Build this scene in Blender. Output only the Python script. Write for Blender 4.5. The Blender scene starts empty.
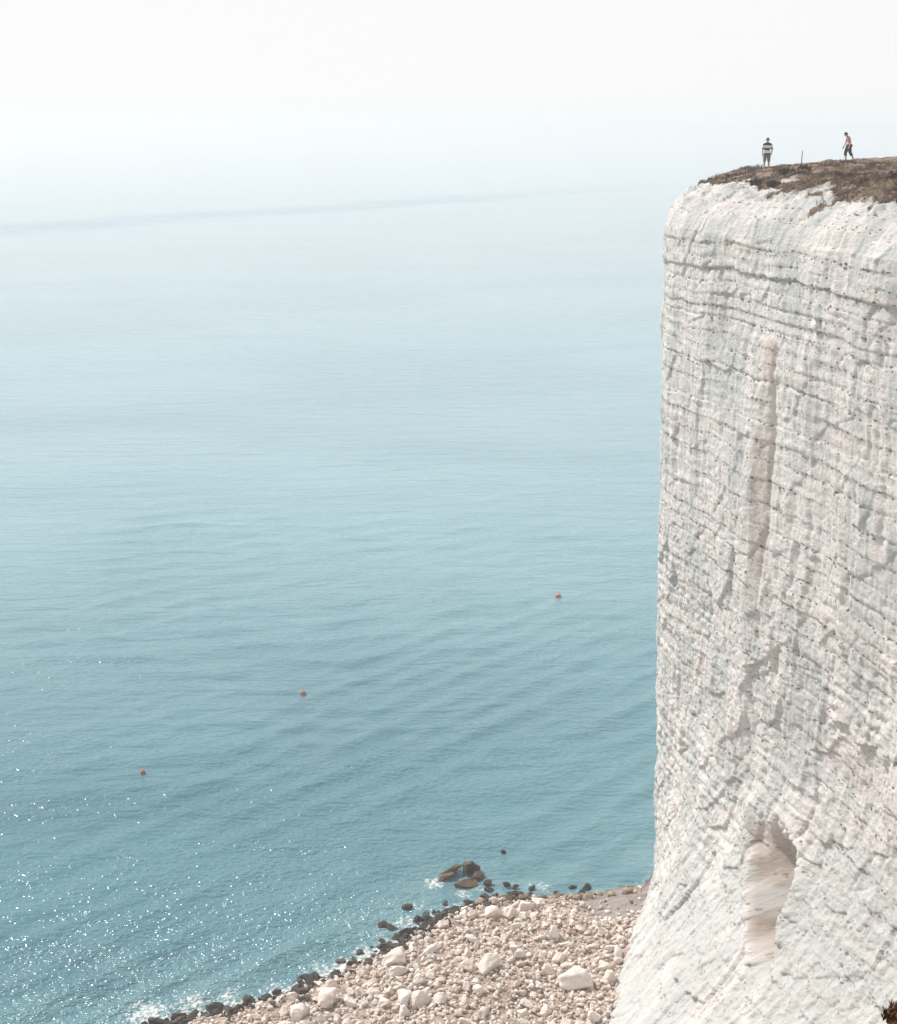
import bpy, bmesh, math, random
import numpy as np
from mathutils import Vector, Matrix, Euler

R = math.radians
C = bpy.context.scene.collection
SC = bpy.context.scene
random.seed(7)
rng = np.random.default_rng(11)

# ------------------------------------------------------------------ camera, sky, sun, exposure
CAM_H = 46.6
cam = bpy.data.cameras.new('camera'); camo = bpy.data.objects.new('camera', cam); C.objects.link(camo)
camo.location = (0, 0, CAM_H); camo.rotation_euler = (R(90 - 15.2), 0, 0)
cam.sensor_fit = 'VERTICAL'; cam.sensor_height = 24; cam.sensor_width = 24; cam.lens = 1406 / 1024 * 24
cam.clip_start = 0.1; cam.clip_end = 200000
SC.camera = camo

SUN_EL, SUN_AZ = 46, -51            # azimuth measured from +Y, negative = to the left
w = bpy.data.worlds.new('World'); SC.world = w; w.use_nodes = True
nt = w.node_tree
bg = nt.nodes['Background']
sky = nt.nodes.new('ShaderNodeTexSky'); sky.sky_type = 'NISHITA'; sky.sun_disc = False
sky.sun_elevation = R(SUN_EL); sky.sun_rotation = R(SUN_AZ); sky.altitude = 40
sky.air_density = 1.0; sky.dust_density = 1.0; sky.ozone_density = 1.0
# bright summer haze: the sky pales to white towards the horizon
tc = nt.nodes.new('ShaderNodeTexCoord'); sx = nt.nodes.new('ShaderNodeSeparateXYZ'); nt.links.new(tc.outputs['Generated'], sx.inputs[0])
mrn = nt.nodes.new('ShaderNodeMapRange'); mrn.interpolation_type = 'SMOOTHSTEP'; nt.links.new(sx.outputs[2], mrn.inputs[0])
for i, q in enumerate((0.16, 0.85, 0.97, 0.30)): mrn.inputs[i + 1].default_value = q
mx = nt.nodes.new('ShaderNodeMix'); mx.data_type = 'RGBA'; nt.links.new(mrn.outputs[0], mx.inputs[0]); nt.links.new(sky.outputs[0], mx.inputs[6]); mx.inputs[7].default_value = (9.0, 8.98, 8.96, 1)
nt.links.new(mx.outputs[2], bg.inputs[0]); bg.inputs[1].default_value = 0.1
sl = bpy.data.lights.new('sun', 'SUN'); sl.energy = 4.4; sl.angle = R(0.5); sl.color = (1, .95, .88)
so = bpy.data.objects.new('sun', sl); C.objects.link(so); so.location = (-60, 40, 90)
sd = Vector((math.sin(R(SUN_AZ)) * math.cos(R(SUN_EL)), math.cos(R(SUN_AZ)) * math.cos(R(SUN_EL)), math.sin(R(SUN_EL))))
so.rotation_euler = sd.to_track_quat('Z', 'Y').to_euler()
SC.view_settings.view_transform = 'Standard'; SC.view_settings.look = 'None'
SC.view_settings.exposure = 0.12; SC.view_settings.gamma = 1
SC.cycles.volume_bounces = 2
SC.cycles.max_bounces = 8

# ------------------------------------------------------------------ numpy noise
def _h(ix, iy, iz, seed):
    h = (ix.astype(np.int64) * 374761393 + iy.astype(np.int64) * 668265263 + iz.astype(np.int64) * 2147483647 + seed * 974634777) & 0xffffffff
    h = ((h ^ (h >> 13)) * 1274126177) & 0xffffffff
    h = ((h ^ (h >> 16)) * 2246822519) & 0xffffffff
    return ((h ^ (h >> 15)) & 0xffffff) / float(0xffffff)
def vnoise(x, y, z=0.0, seed=0):
    x, y, z = np.broadcast_arrays(np.asarray(x, float), np.asarray(y, float), np.asarray(z, float))
    fx, fy, fz = np.floor(x), np.floor(y), np.floor(z)
    u, v, t = x - fx, y - fy, z - fz
    u, v, t = [q * q * q * (q * (q * 6 - 15) + 10) for q in (u, v, t)]
    flat = np.ptp(z) == 0 and float(z.flat[0]) == 0.0
    def lay(dz):
        a = _h(fx, fy, fz + dz, seed); b = _h(fx + 1, fy, fz + dz, seed)
        c = _h(fx, fy + 1, fz + dz, seed); d = _h(fx + 1, fy + 1, fz + dz, seed)
        return (a * (1 - u) + b * u) * (1 - v) + (c * (1 - u) + d * u) * v
    if flat: return lay(0) * 2 - 1
    return (lay(0) * (1 - t) + lay(1) * t) * 2 - 1
def fbm(x, y, z=0.0, o=4, seed=0, g=.5):
    s = 0; a = 1; tot = 0; f = 1.0
    for i in range(o):
        s = s + a * vnoise(np.asarray(x) * f + i * 17.3, np.asarray(y) * f - i * 9.1, np.asarray(z) * f, seed + i)
        tot += a; a *= g; f *= 2.03
    return s / tot * 1.6
def worley(x, y, seed=0):
    fx, fy = np.floor(x), np.floor(y)
    d1 = np.full(x.shape, 9.); d2 = np.full(x.shape, 9.); idv = np.zeros(x.shape); idw = np.zeros(x.shape); gx = np.zeros(x.shape); gy = np.zeros(x.shape)
    for i in (-1, 0, 1):
        for j in (-1, 0, 1):
            cx, cy = fx + i, fy + j
            px = cx + _h(cx, cy, cx * 0, seed) - x; py = cy + _h(cx, cy, cx * 0, seed + 5) - y
            d = np.sqrt(px * px + py * py)
            m = d < d1
            d2 = np.where(m, d1, np.minimum(d2, d))
            d1 = np.where(m, d, d1)
            idv = np.where(m, _h(cx, cy, cx * 0, seed + 9), idv); idw = np.where(m, _h(cx, cy, cx * 0, seed + 13), idw)
            gx = np.where(m, px, gx); gy = np.where(m, py, gy)
    return d1, d2, idv, idw, gx, gy
def sst(a, b, x):
    t = np.clip((x - a) / (b - a), 0, 1); return t * t * (3 - 2 * t)

# ------------------------------------------------------------------ object helpers
def tag(o, label=None, cat=None, group=None, kind=None):
    if label: o['label'] = label
    if cat: o['category'] = cat
    if group: o['group'] = group
    if kind: o['kind'] = kind
    return o
def link(name, me, mat=None, parent=None):
    o = bpy.data.objects.new(name, me); C.objects.link(o)
    if mat: me.materials.append(mat)
    if parent: o.parent = parent
    return o
def np_mesh(name, V, F, smooth=True):
    """V (n,3); F (m,3|4) int"""
    me = bpy.data.meshes.new(name)
    V = np.ascontiguousarray(V, np.float32); F = np.ascontiguousarray(F, np.int32)
    k = F.shape[1]
    me.vertices.add(len(V)); me.vertices.foreach_set('co', V.ravel())
    me.loops.add(F.size); me.loops.foreach_set('vertex_index', F.ravel())
    me.polygons.add(len(F)); me.polygons.foreach_set('loop_start', np.arange(0, F.size, k, dtype=np.int32))
    me.update(calc_edges=True)
    me.polygons.foreach_set('use_smooth', np.full(len(F), smooth))
    me.validate(); me.update()
    return me
def grid_faces(nr, nc):
    i = np.arange(nr - 1)[:, None] * nc + np.arange(nc - 1)[None, :]
    return np.stack([i, i + 1, i + nc + 1, i + nc], -1).reshape(-1, 4)
def attr(me, name, val):
    val = np.asarray(val, np.float32)
    if val.ndim == 1:
        a = me.attributes.new(name, 'FLOAT', 'POINT'); a.data.foreach_set('value', val)
    else:
        a = me.attributes.new(name, 'FLOAT_VECTOR', 'POINT'); a.data.foreach_set('vector', val.ravel())
def bm_mesh(name, bm, smooth=True):
    bmesh.ops.recalc_face_normals(bm, faces=bm.faces)
    me = bpy.data.meshes.new(name); bm.to_mesh(me); bm.free()
    for p in me.polygons: p.use_smooth = smooth
    return me

class Mat:
    """tiny node builder"""
    def __init__(s, name, rough=.8, spec=.3):
        s.m = bpy.data.materials.new(name); s.m.use_nodes = True; s.t = s.m.node_tree
        s.b = s.t.nodes['Principled BSDF']; s.b.inputs['Roughness'].default_value = rough
        s.b.inputs['Specular IOR Level'].default_value = spec
    def n(s, typ, **kw):
        nd = s.t.nodes.new('ShaderNode' + typ)
        for k, v in kw.items(): setattr(nd, k, v)
        return nd
    def put(s, sock, v):
        if hasattr(v, 'node'): s.t.links.new(v, sock)
        else: sock.default_value = v
    def at(s, name, vec=False):
        a = s.n('Attribute', attribute_name=name); return a.outputs['Vector' if vec else 'Fac']
    def pos(s): return s.n('NewGeometry').outputs['Position']
    def obj(s): return s.n('TexCoord').outputs['Object']
    def rnd(s): return s.n('ObjectInfo').outputs['Random']
    def mapv(s, v, sc=(1, 1, 1), rot=(0, 0, 0), loc=(0, 0, 0)):
        m = s.n('Mapping'); s.put(m.inputs[0], v); m.inputs[3].default_value = sc; m.inputs[2].default_value = rot; m.inputs[1].default_value = loc
        return m.outputs[0]
    def noise(s, v, scale, detail=3, rough=.5, dist=0):
        m = s.n('TexNoise'); s.put(m.inputs['Vector'], v); m.inputs['Scale'].default_value = scale
        m.inputs['Detail'].default_value = detail; m.inputs['Roughness'].default_value = rough; m.inputs['Distortion'].default_value = dist
        return m.outputs['Fac']
    def voro(s, v, scale, out='Distance', feature='F1', rnd=1):
        m = s.n('TexVoronoi', feature=feature); s.put(m.inputs['Vector'], v); m.inputs['Scale'].default_value = scale
        m.inputs['Randomness'].default_value = rnd
        return m.outputs[out]
    def mr(s, v, a, b, c=0, d=1, smooth=True):
        m = s.n('MapRange', interpolation_type='SMOOTHSTEP' if smooth else 'LINEAR')
        s.put(m.inputs[0], v)
        for i, q in enumerate((a, b, c, d)): s.put(m.inputs[i + 1], q)
        return m.outputs[0]
    def math(s, op, a, b=0.0, c=0.0):
        m = s.n('Math', operation=op); s.put(m.inputs[0], a); s.put(m.inputs[1], b); s.put(m.inputs[2], c); return m.outputs[0]
    def mix(s, f, a, b):
        m = s.n('Mix', data_type='RGBA'); s.put(m.inputs[0], f)
        for q, i in ((a, 6), (b, 7)): s.put(m.inputs[i], q if hasattr(q, 'node') else (*q, 1))
        return m.outputs[2]
    def col(s, v): s.put(s.b.inputs['Base Color'], v if hasattr(v, 'node') else (*v, 1)); return s
    def bump(s, h, dist=1.0, strength=1.0, prev=None):
        b = s.n('Bump'); b.inputs['Distance'].default_value = dist; b.inputs['Strength'].default_value = strength
        s.put(b.inputs['Height'], h)
        if prev is not None: s.put(b.inputs['Normal'], prev)
        s.t.links.new(b.outputs[0], s.b.inputs['Normal']); return b.outputs[0]

# ------------------------------------------------------------------ materials
def chalk_material():
    M = Mat('chalk_cliff', .92, .15)
    sz = M.at('sz', True)
    white, grey, tan = (.765, .735, .705), (.58, .595, .58), (.575, .48, .41)
    st = M.mapv(sz, (1.0, .32, 1))
    szs = M.n('SeparateXYZ'); M.put(szs.inputs[0], sz)
    patch = M.mr(M.math('ADD', M.noise(st, .42, 6, .60, .4), M.mr(szs.outputs[1], 8, 20, .05, 0)), .50, .545)
    patch2 = M.mr(M.noise(M.mapv(sz, (1.5, .5, 1), loc=(31, 7, 0)), .9, 5, .6), .53, .62)
    f = M.math('MULTIPLY', M.math('MAXIMUM', patch, M.math('MULTIPLY', patch2, .7)), .78)
    c = M.mix(f, white, grey)
    # faint yellowish and pink bands along the beds
    warm = M.mr(M.noise(M.mapv(sz, (.12, .8, 1)), 1.0, 4), .52, .72, 0, .45)
    c = M.mix(warm, c, (.66, .58, .515))
    # vertical run-off streaks
    streak = M.mr(M.noise(M.mapv(sz, (3.2, .16, 1)), 1.0, 4, .6), .58, .74, 0, .32)
    c = M.mix(streak, c, (.50, .49, .46))
    tanf = M.math('MULTIPLY', M.at('tan'), M.mr(M.noise(sz, .8, 5, .6), .3, .6, .6, 1))
    c = M.mix(tanf, c, tan)
    c = M.mix(M.math('MULTIPLY', M.math('POWER', M.at('calm'), 2.0), M.mr(M.noise(M.mapv(sz, (.5, 1.1, 1)), 1, 5, .65), .3, .62, .35, .95)), c, M.mix(M.mr(M.noise(M.mapv(sz, (.25, .9, 1), loc=(3, 1, 0)), 1, 3), .42, .58), (.42, .345, .29), (.47, .465, .45)))  # niche: brown stain, with the shade of the hollow put into the colour too
    grit = M.mr(M.noise(M.mapv(sz, (1.4, 2.4, 1)), 3.2, 6, .75), .53, .66, 0, .30)
    c = M.mix(grit, c, (.47, .45, .425))
    # flints: dark nodules strung along the bedding seams, a few strays between
    bed = M.at('bed')
    v1 = M.voro(M.mapv(sz, (.85, 1.4, 1)), 3.9)
    gate = M.noise(sz, 1.1, 2)
    flint = M.math('MULTIPLY', M.mr(v1, .27, .36, 1, 0), M.math('MULTIPLY', M.mr(bed, .10, .35), M.mr(gate, .34, .48)))
    v2 = M.voro(M.mapv(sz, (.7, 1.5, 1), loc=(7, 3, 0)), 1.9)
    stray = M.math('MULTIPLY', M.mr(v2, .10, .16, 1, 0), M.mr(M.noise(sz, .55, 3), .38, .52))
    fl = M.math('MAXIMUM', flint, M.math('MULTIPLY', stray, .6))
    c = M.mix(M.math('MULTIPLY', fl, M.mr(szs.outputs[1], 6, 18, .5, .85)), c, (.115, .095, .08))
    seam = M.math('MULTIPLY', M.math('POWER', bed, 3.0), M.mr(M.noise(sz, .7, 3), .42, .58, .0, .38))
    c = M.mix(seam, c, (.33, .285, .245))
    speck = M.math('MULTIPLY', M.mr(M.voro(M.mapv(sz, (1.2, 3.4, 1)), 2.6), .16, .26, 1, 0), M.mr(M.noise(M.mapv(sz, (.35, .9, 1)), 1, 4, .6), .45, .6, 0, .6))
    c = M.mix(speck, c, (.27, .25, .23))
    # turf and bare soil on the rounded top
    P = M.pos()
    soil = M.mix(M.mr(M.noise(P, 1.3, 5, .65), .38, .6), (.075, .05, .036), (.33, .24, .175))
    soil = M.mix(M.mr(M.noise(P, 1.9, 6, .7), .54, .66, 0, .8), soil, (.52, .43, .37))
    soil = M.mix(M.mr(M.noise(P, 1.1, 6, .7), .52, .64, 0, .85), soil, (.035, .028, .022))
    soil = M.mix(M.mr(M.noise(P, .7, 4), .52, .62, 0, .7), soil, (.14, .125, .06))
    c = M.mix(M.at('veg'), c, soil)
    M.col(c)
    h = M.math('ADD', M.math('MULTIPLY', M.noise(sz, 4.5, 8, .76), .19), M.math('MULTIPLY', M.noise(M.mapv(sz, (8, 2.0, 1)), 1.0, 4, .6), .04))
    h = M.math('ADD', h, M.math('MULTIPLY', M.noise(M.mapv(sz, (.9, 5.5, 1)), 1.0, 4, .6), .07))
    h = M.math('MULTIPLY', h, M.math('SUBTRACT', 1.0, M.math('MULTIPLY', M.at('calm'), .7)))
    M.bump(h, 1.0, .9)
    return M.m

def rock_material(name, a, b, dark, use_attr=False, rough=.85, spec=.2, weed=None):
    M = Mat(name, rough, spec)
    r = M.at('rnd') if use_attr else M.rnd()
    P = M.pos() if use_attr else M.obj()
    c = M.mix(r, a, b)
    if use_attr: c = M.mix(M.mr(r, .04, .07, 1, 0), c, (.17, .14, .12))
    c = M.mix(M.mr(M.noise(P, 2.2 if not use_attr else 1.6, 5, .6), .50, .70, 0, .6), c, dark)
    if weed:
        n = M.n('NewGeometry').outputs['Normal']; sp = M.n('SeparateXYZ'); M.put(sp.inputs[0], n)
        up = M.math('MULTIPLY', M.mr(sp.outputs[2], .35, .85), M.mr(M.noise(P, 1.7, 4), .42, .6))
        c = M.mix(M.math('MULTIPLY', up, M.mr(r, .35, .75)), c, weed)
    M.col(c)
    M.bump(M.math('ADD', M.math('MULTIPLY', M.noise(P, 6, 5, .65), .05), M.math('MULTIPLY', M.voro(P, 4), .04)), 1.0, .7)
    return M.m

def simple(name, col, rough=.8, var=.25, scale=9, spec=.3):
    M = Mat(name, rough, spec)
    P = M.obj()
    d = tuple(q * (1 - var) for q in col)
    M.col(M.mix(M.noise(P, scale, 4), d, tuple(min(1, q * (1 + var)) for q in col)))
    M.bump(M.noise(P, scale * 5, 3), .01, .4)
    return M.m

MAT_CHALK = chalk_material()
MAT_BOULDER = rock_material('chalk_boulder', (.69, .595, .525), (.78, .715, .66), (.48, .38, .31))
MAT_COBBLE = rock_material('chalk_cobble', (.46, .36, .295), (.79, .72, .655), (.33, .25, .20), True)
MAT_DARK = rock_material('weed_rock', (.008, .010, .010), (.034, .029, .024), (.012, .013, .013), rough=.6, spec=.3, weed=(.10, .075, .04))
MAT_OCHRE = rock_material('ochre_stone', (.16, .10, .06), (.55, .42, .30), (.08, .055, .04), rough=.7)
MAT_BROWN = rock_material('brown_rock', (.040, .032, .026), (.13, .095, .066), (.020, .017, .015), rough=.6, spec=.3, weed=(.20, .135, .055))

# ------------------------------------------------------------------ the cliff: plan curve, wall, rounded top, plateau
# plan points of the cliff edge and the inland point each column runs to (far headland -> nose -> near face -> camera's cliff)
PL = [(420, 300, 430, 200), (260, 215, 285, 150), (150, 165, 180, 100), (80, 138, 110, 85), (45, 120, 75, 76), (26, 104, 60, 69),
      (17, 91.5, 51, 65), (13.4, 84.6, 48, 62.6), (12.3, 81.6, 46.5, 61), (12.3, 79.4, 45.5, 59.6), (13.2, 76.0, 45, 58.6), (15.3, 68.5, 44, 56),
      (18.5, 57, 43, 51), (21.8, 45, 44, 40), (25.2, 33, 46, 26), (26.5, 22, 46, 12), (23, 11, 40, -8), (12, 4.0, 18, -24),
      (4, 2.3, 6, -26), (0, 1.5, 0, -27), (-5, 0.6, -6, -28), (-16, -4, -20, -32), (-60, -20, -62, -60), (-160, -50, -160, -110)]
PL = np.array(PL, float)
def catmull(P, n=60):
    out = []
    Q = np.vstack([2 * P[0] - P[1], P, 2 * P[-1] - P[-2]])
    for i in range(1, len(Q) - 2):
        p0, p1, p2, p3 = Q[i - 1], Q[i], Q[i + 1], Q[i + 2]
        t = np.linspace(0, 1, n, endpoint=False)[:, None]
        # centripetal-like tangents scaled by chord
        l1, l0, l2 = (np.linalg.norm((b - a)[:2]) for a, b in ((p1, p2), (p0, p1), (p2, p3)))
        m1 = ((p1 - p0) / l0 * l1 + (p2 - p1) / l1 * l0) / (l0 + l1) * l1
        m2 = ((p2 - p1) / l1 * l2 + (p3 - p2) / l2 * l1) / (l1 + l2) * l1
        h = (2 * t**3 - 3 * t**2 + 1) * p1 + (t**3 - 2 * t**2 + t) * m1 + (-2 * t**3 + 3 * t**2) * p2 + (t**3 - t**2) * m2
        out.append(h)
    out.append(P[-1:]); return np.vstack(out)
CUR = catmull(PL)
ARC = np.concatenate([[0], np.cumsum(np.linalg.norm(np.diff(CUR[:, :2], axis=0), axis=1))])
i0 = np.argmin(np.hypot(CUR[:, 0] - 12.3, CUR[:, 1] - 79.4)); ARC = ARC - ARC[i0] - .6
NOR = np.gradient(CUR[:, :2], ARC, axis=0); NOR = np.stack([NOR[:, 1], -NOR[:, 0]], 1); NOR /= np.linalg.norm(NOR, axis=1)[:, None]
# travelling from the far headland to the camera, the sea lies on the right-hand side
def at_s(s, a): return np.stack([np.interp(s, ARC, a[:, k]) for k in range(a.shape[1])], -1)

BEDS = np.array([42.6, 40.98, 40.3, 39.71, 39.0, 38.32, 37.75, 37.2, 36.4, 35.6, 34.75, 33.8, 32.7, 31.8, 30.9, 29.8, 28.6, 27.4, 26.4, 25.6, 24.8, 24.07, 23.0, 21.9, 21.0, 20.2, 19.1, 18.1, 17.1, 16.2, 15.2, 14.2, 13.1, 12.1, 11.1, 10.2, 9.1, 8.1, 7.0, 6.0, 4.0])
BSTR = np.array([.35, .95, .4, 1., .45, .75, .35, .8, .4, .5, 1.15, .4, .6, .45, .5, .7, .4, .7, .45, .6, .4, .8, .45, .75, .4, .65, .4, .75, .4, .65, .4, .75, .4, .65, .4, .7, .4, .7, .4, .7, .6])
ZT = 41.5
D_K = np.array([-3, 0, .22, .55, 1.0, 1.6, 2.3, 3.2, 4.0, 5, 8, 14, 30, 60, 120]); Z_K = np.array([38, 41.5, 42.1, 42.7, 43.1, 43.45, 43.75, 44.1, 44.36, 44.52, 44.84, 44.95, 45.2, 46, 47])

def strip_mask(s, z):
    """the recessed tan strip: a step whose side looks towards the camera"""
    inner = np.interp(z, [20, 22.5, 26.4, 31.5, 35.1, 36.9], [11.3, 11.5, 11.7, 12.0, 11.8, 11.7])
    inner = inner + .12 * vnoise(z * .9, z * 0, seed=4)
    on = sst(19.5, 23.5, z) * (1 - sst(36.6, 37.1, z))
    return inner, on
def displacement(s, z):
    """outward offset (m, towards the sea) of the face at arc position s and height z"""
    calm = .22 + .78 * sst(1, 9, s) + .5 * (1 - sst(-9, -4, s))
    big = .38 * calm * fbm(s * .11, z * .05, o=3, seed=1)
    up = sst(20, 30, z)
    wz = z + .20 * fbm(s * .13, z * .03, o=2, seed=40) + .06 * fbm(s * .9, z * .4, o=2, seed=41)
    fl = 1 - np.abs(fbm(s * .42 + .5 * vnoise(z * .25, s * .1, seed=3), z * .07, o=3, seed=2))
    d = big + .13 * (fl - .6) * (.5 + .5 * up)
    vert = .35 + .65 * sst(9, 19, z)
    d = d + vert * (.06 * fbm(s * 1.9, z * .45, o=4, seed=6) + .035 * (np.abs(fbm(s * 3.6, z * .45, o=3, seed=7)) - .3))
    w1 = worley(s / 1.5 + .3 * vnoise(s, z * .6, seed=8), wz / 2.3, seed=20)
    w2 = worley(s / .55 + .2 * vnoise(s * 2, z * 2, seed=9), wz / .75, seed=22)
    amp = (.27 + .25 * (1 - up)) * (.9 + .1 * sst(7, 17, z))
    d = d + amp * (.30 * (w1[2] - .5) + .22 * (w1[3] - .5) * w1[4] + .14 * w1[5]) - .05 * (1 - sst(0, .06, w1[1] - w1[0]))
    d = d + amp * ((.06 + .12 * (1 - sst(9, 18, z))) * (w2[2] - .5) + .10 * w2[4] * (w2[3] - .5))
    rub = fbm(s * 2.6, z * 2.1, o=4, seed=12, g=.6)
    d = d + .062 * rub * (.62 + .3 * (1 - up) + .7 * (1 - sst(8, 17, z))) + (.3 + .7 * (1 - up)) * .065 * (np.abs(fbm(s * 2.2, wz * 4.2, o=4, seed=15, g=.6)) - .3)
    # large leaning fracture facets in the lower half
    w3 = worley(s / 4.2 + z / 13 + .25 * vnoise(s * .5, z * .4, seed=14), z / 5.2 - s / 14, seed=30)
    low = 1 - sst(17, 27, z)
    d = d + .42 * calm * low * (.75 * (w3[2] - .5) + .34 * w3[4] * (w3[3] - .4) * 2 + .25 * w3[5])
    # bedding seams: each bed stands out or back a little, with a notch at its foot
    k = np.searchsorted(BEDS[::-1], wz); off = _h(k.astype(float), k * 0., k * 0., 77) - .5
    seam = np.zeros_like(z); prox = np.zeros_like(z)
    for zb, st in zip(BEDS, BSTR):
        q = (wz - zb)
        g = st * (.55 + .6 * vnoise(s * .5, zb + s * 0, seed=50))
        seam += np.clip(g, 0, 2) * (-.10 * np.exp(-(q / .05) ** 2) + .02 * np.exp(-((q - .2) / .16) ** 2) - .025 * np.exp(-((q + .3) / .25) ** 2))
        prox = np.maximum(prox, np.clip(st * 1.1, 0, 1.2) * np.exp(-(q / .13) ** 2))
    d = d +   .09 * off * (.4 + .6 * up) + seam
    # fine sub-beds
    d = d + (.018 + .014 * (1 - up)) * np.sin(wz * 9.5 + 2 * vnoise(s * .4, wz, seed=60)) * sst(-.2, .5, vnoise(s * .2, wz * .35, seed=61))
    # the step (tan strip) : everything just beyond stands ~1 m proud and fades away over some metres
    inner, on = strip_mask(s, z)
    x = inner - s                                   # >0 on the far side
    step = sst(0, .22, x) * np.exp(-np.clip(x - .5, 0, 99) / 3.2)
    side = on * sst(-.05, .05, x) * (1 - sst(1.9, 2.5, x + .3 * vnoise(z * 1.2, s, seed=70)))
    wid = np.interp(z, [19.5, 22, 26, 31, 35, 37], [.3, .9, 1.1, 1.45, .95, .75])
    ramp = np.clip(x / np.maximum(wid, .1), 0, 1)
    step = ramp ** .9 * np.exp(-np.clip(x - wid, 0, 99) / 3.0)
    d_step = on * np.interp(z, [19.5, 24, 28, 31, 34, 35.6, 36.9], [.03, .14, .23, .30, .28, .20, .05]) * (step - .55 * np.exp(-(x / .16) ** 2))
    tan = (.62 + .35 * fbm(s * .6, z * .5, o=3, seed=71)) * on * sst(-.05, .12, x) * (1 - sst(wid * .55, wid * 1.35, x + .30 * fbm(z * 1.1, s * 1.5, o=4, seed=70))) * (.55 + .45 * sst(20, 30, z))
    d = d * (1 - .45 * tan) + d_step
    # the cave-like niche low on the face
    a = z - 10.7
    cs = np.interp(z, [7.4, 8.3, 9.8, 11.5, 13.2], [19.7, 18.5, 16.9, 15.6, 14.8])
    hw = np.interp(z, [7.3, 8.3, 9.8, 11.5, 12.6, 13.6], [.15, 1.0, 1.9, 2.4, 2.2, 1.2])
    u = (s - cs) / hw
    lo = cs - hw + .30 * fbm(z * .8, s * .2, o=3, seed=82); hi = cs + hw + .28 * fbm(z * .9, s * .25, o=4, seed=80)
    vert_in = sst(-3.4, -2.0, a) * (1 - sst(.2, 2.9, a + .5 * fbm(s * 1.3, s * 0, o=4, seed=81)))
    inside = sst(-.15, .25, s - lo) * (1 - sst(-.05, .22, s - hi)) * vert_in
    # a chute that cuts ever deeper towards its near side
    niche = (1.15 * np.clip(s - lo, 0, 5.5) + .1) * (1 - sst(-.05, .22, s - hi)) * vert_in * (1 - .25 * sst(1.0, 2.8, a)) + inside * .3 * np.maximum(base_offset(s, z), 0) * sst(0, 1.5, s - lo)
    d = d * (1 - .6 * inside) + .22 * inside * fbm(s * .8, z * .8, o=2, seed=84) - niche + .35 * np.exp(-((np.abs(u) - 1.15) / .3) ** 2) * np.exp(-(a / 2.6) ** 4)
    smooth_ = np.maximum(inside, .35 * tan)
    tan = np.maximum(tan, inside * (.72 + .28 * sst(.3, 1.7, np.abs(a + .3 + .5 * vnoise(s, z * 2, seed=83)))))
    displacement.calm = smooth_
    return d, np.clip(prox, 0, 1), np.clip(tan, 0, 1)

def foot_flare(s):
    # how far the foot of the wall runs out to sea beyond its top edge
    return np.interp(s, [-30, -6, -1.5, 1, 4, 9.5, 16, 23, 40, 60, 90], [1.5, .3, -.3, 1.0, 3.9, 8.2, 12.3, 14.0, 13.0, 6.0, 2.0])

def base_offset(s, z):
    t = np.clip(1 - z / 17.5, 0, 1.1)
    return foot_flare(s) * t ** 2.2 - .95 * np.clip(1 - z / 41, 0, 1)

def dist_to_edge(x, y):
    """signed distance inland from the plan curve"""
    A = CUR[:-1, :2]; B = CUR[1:, :2]; AB = B - A; L = (AB ** 2).sum(1)
    out = np.empty(x.size); xf, yf = x.ravel(), y.ravel()
    for c in range(0, x.size, 4000):
        px = xf[c:c + 4000, None] - A[:, 0]; py = yf[c:c + 4000, None] - A[:, 1]
        t = np.clip((px * AB[:, 0] + py * AB[:, 1]) / L, 0, 1)
        d2 = (px - t * AB[:, 0]) ** 2 + (py - t * AB[:, 1]) ** 2
        out[c:c + 4000] = np.sqrt(d2.min(1))
    return out.reshape(x.shape)

NEAR_K = lambda s: 1 - .62 * sst(62, 88, s)      # the camera's own clifftop is flatter to its edge
def top_height(x, y, s, d):
    z = np.interp(d, D_K, Z_K)
    k = NEAR_K(s)
    z = 45 - (45 - z) * k
    bumps = .09 * fbm(x * .55, y * .55, o=4, seed=90) + .07 * fbm(x * 1.9, y * 1.9, o=3, seed=91)
    gul = .35 * np.clip(fbm(s * .55, d * .12, o=3, seed=92), -1, .6) * np.exp(-((d - 1.3) / 1.3) ** 2)
    return z + (bumps * sst(.2, 1.5, d) + gul) * np.where(s < 60, 1, .4)

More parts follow.
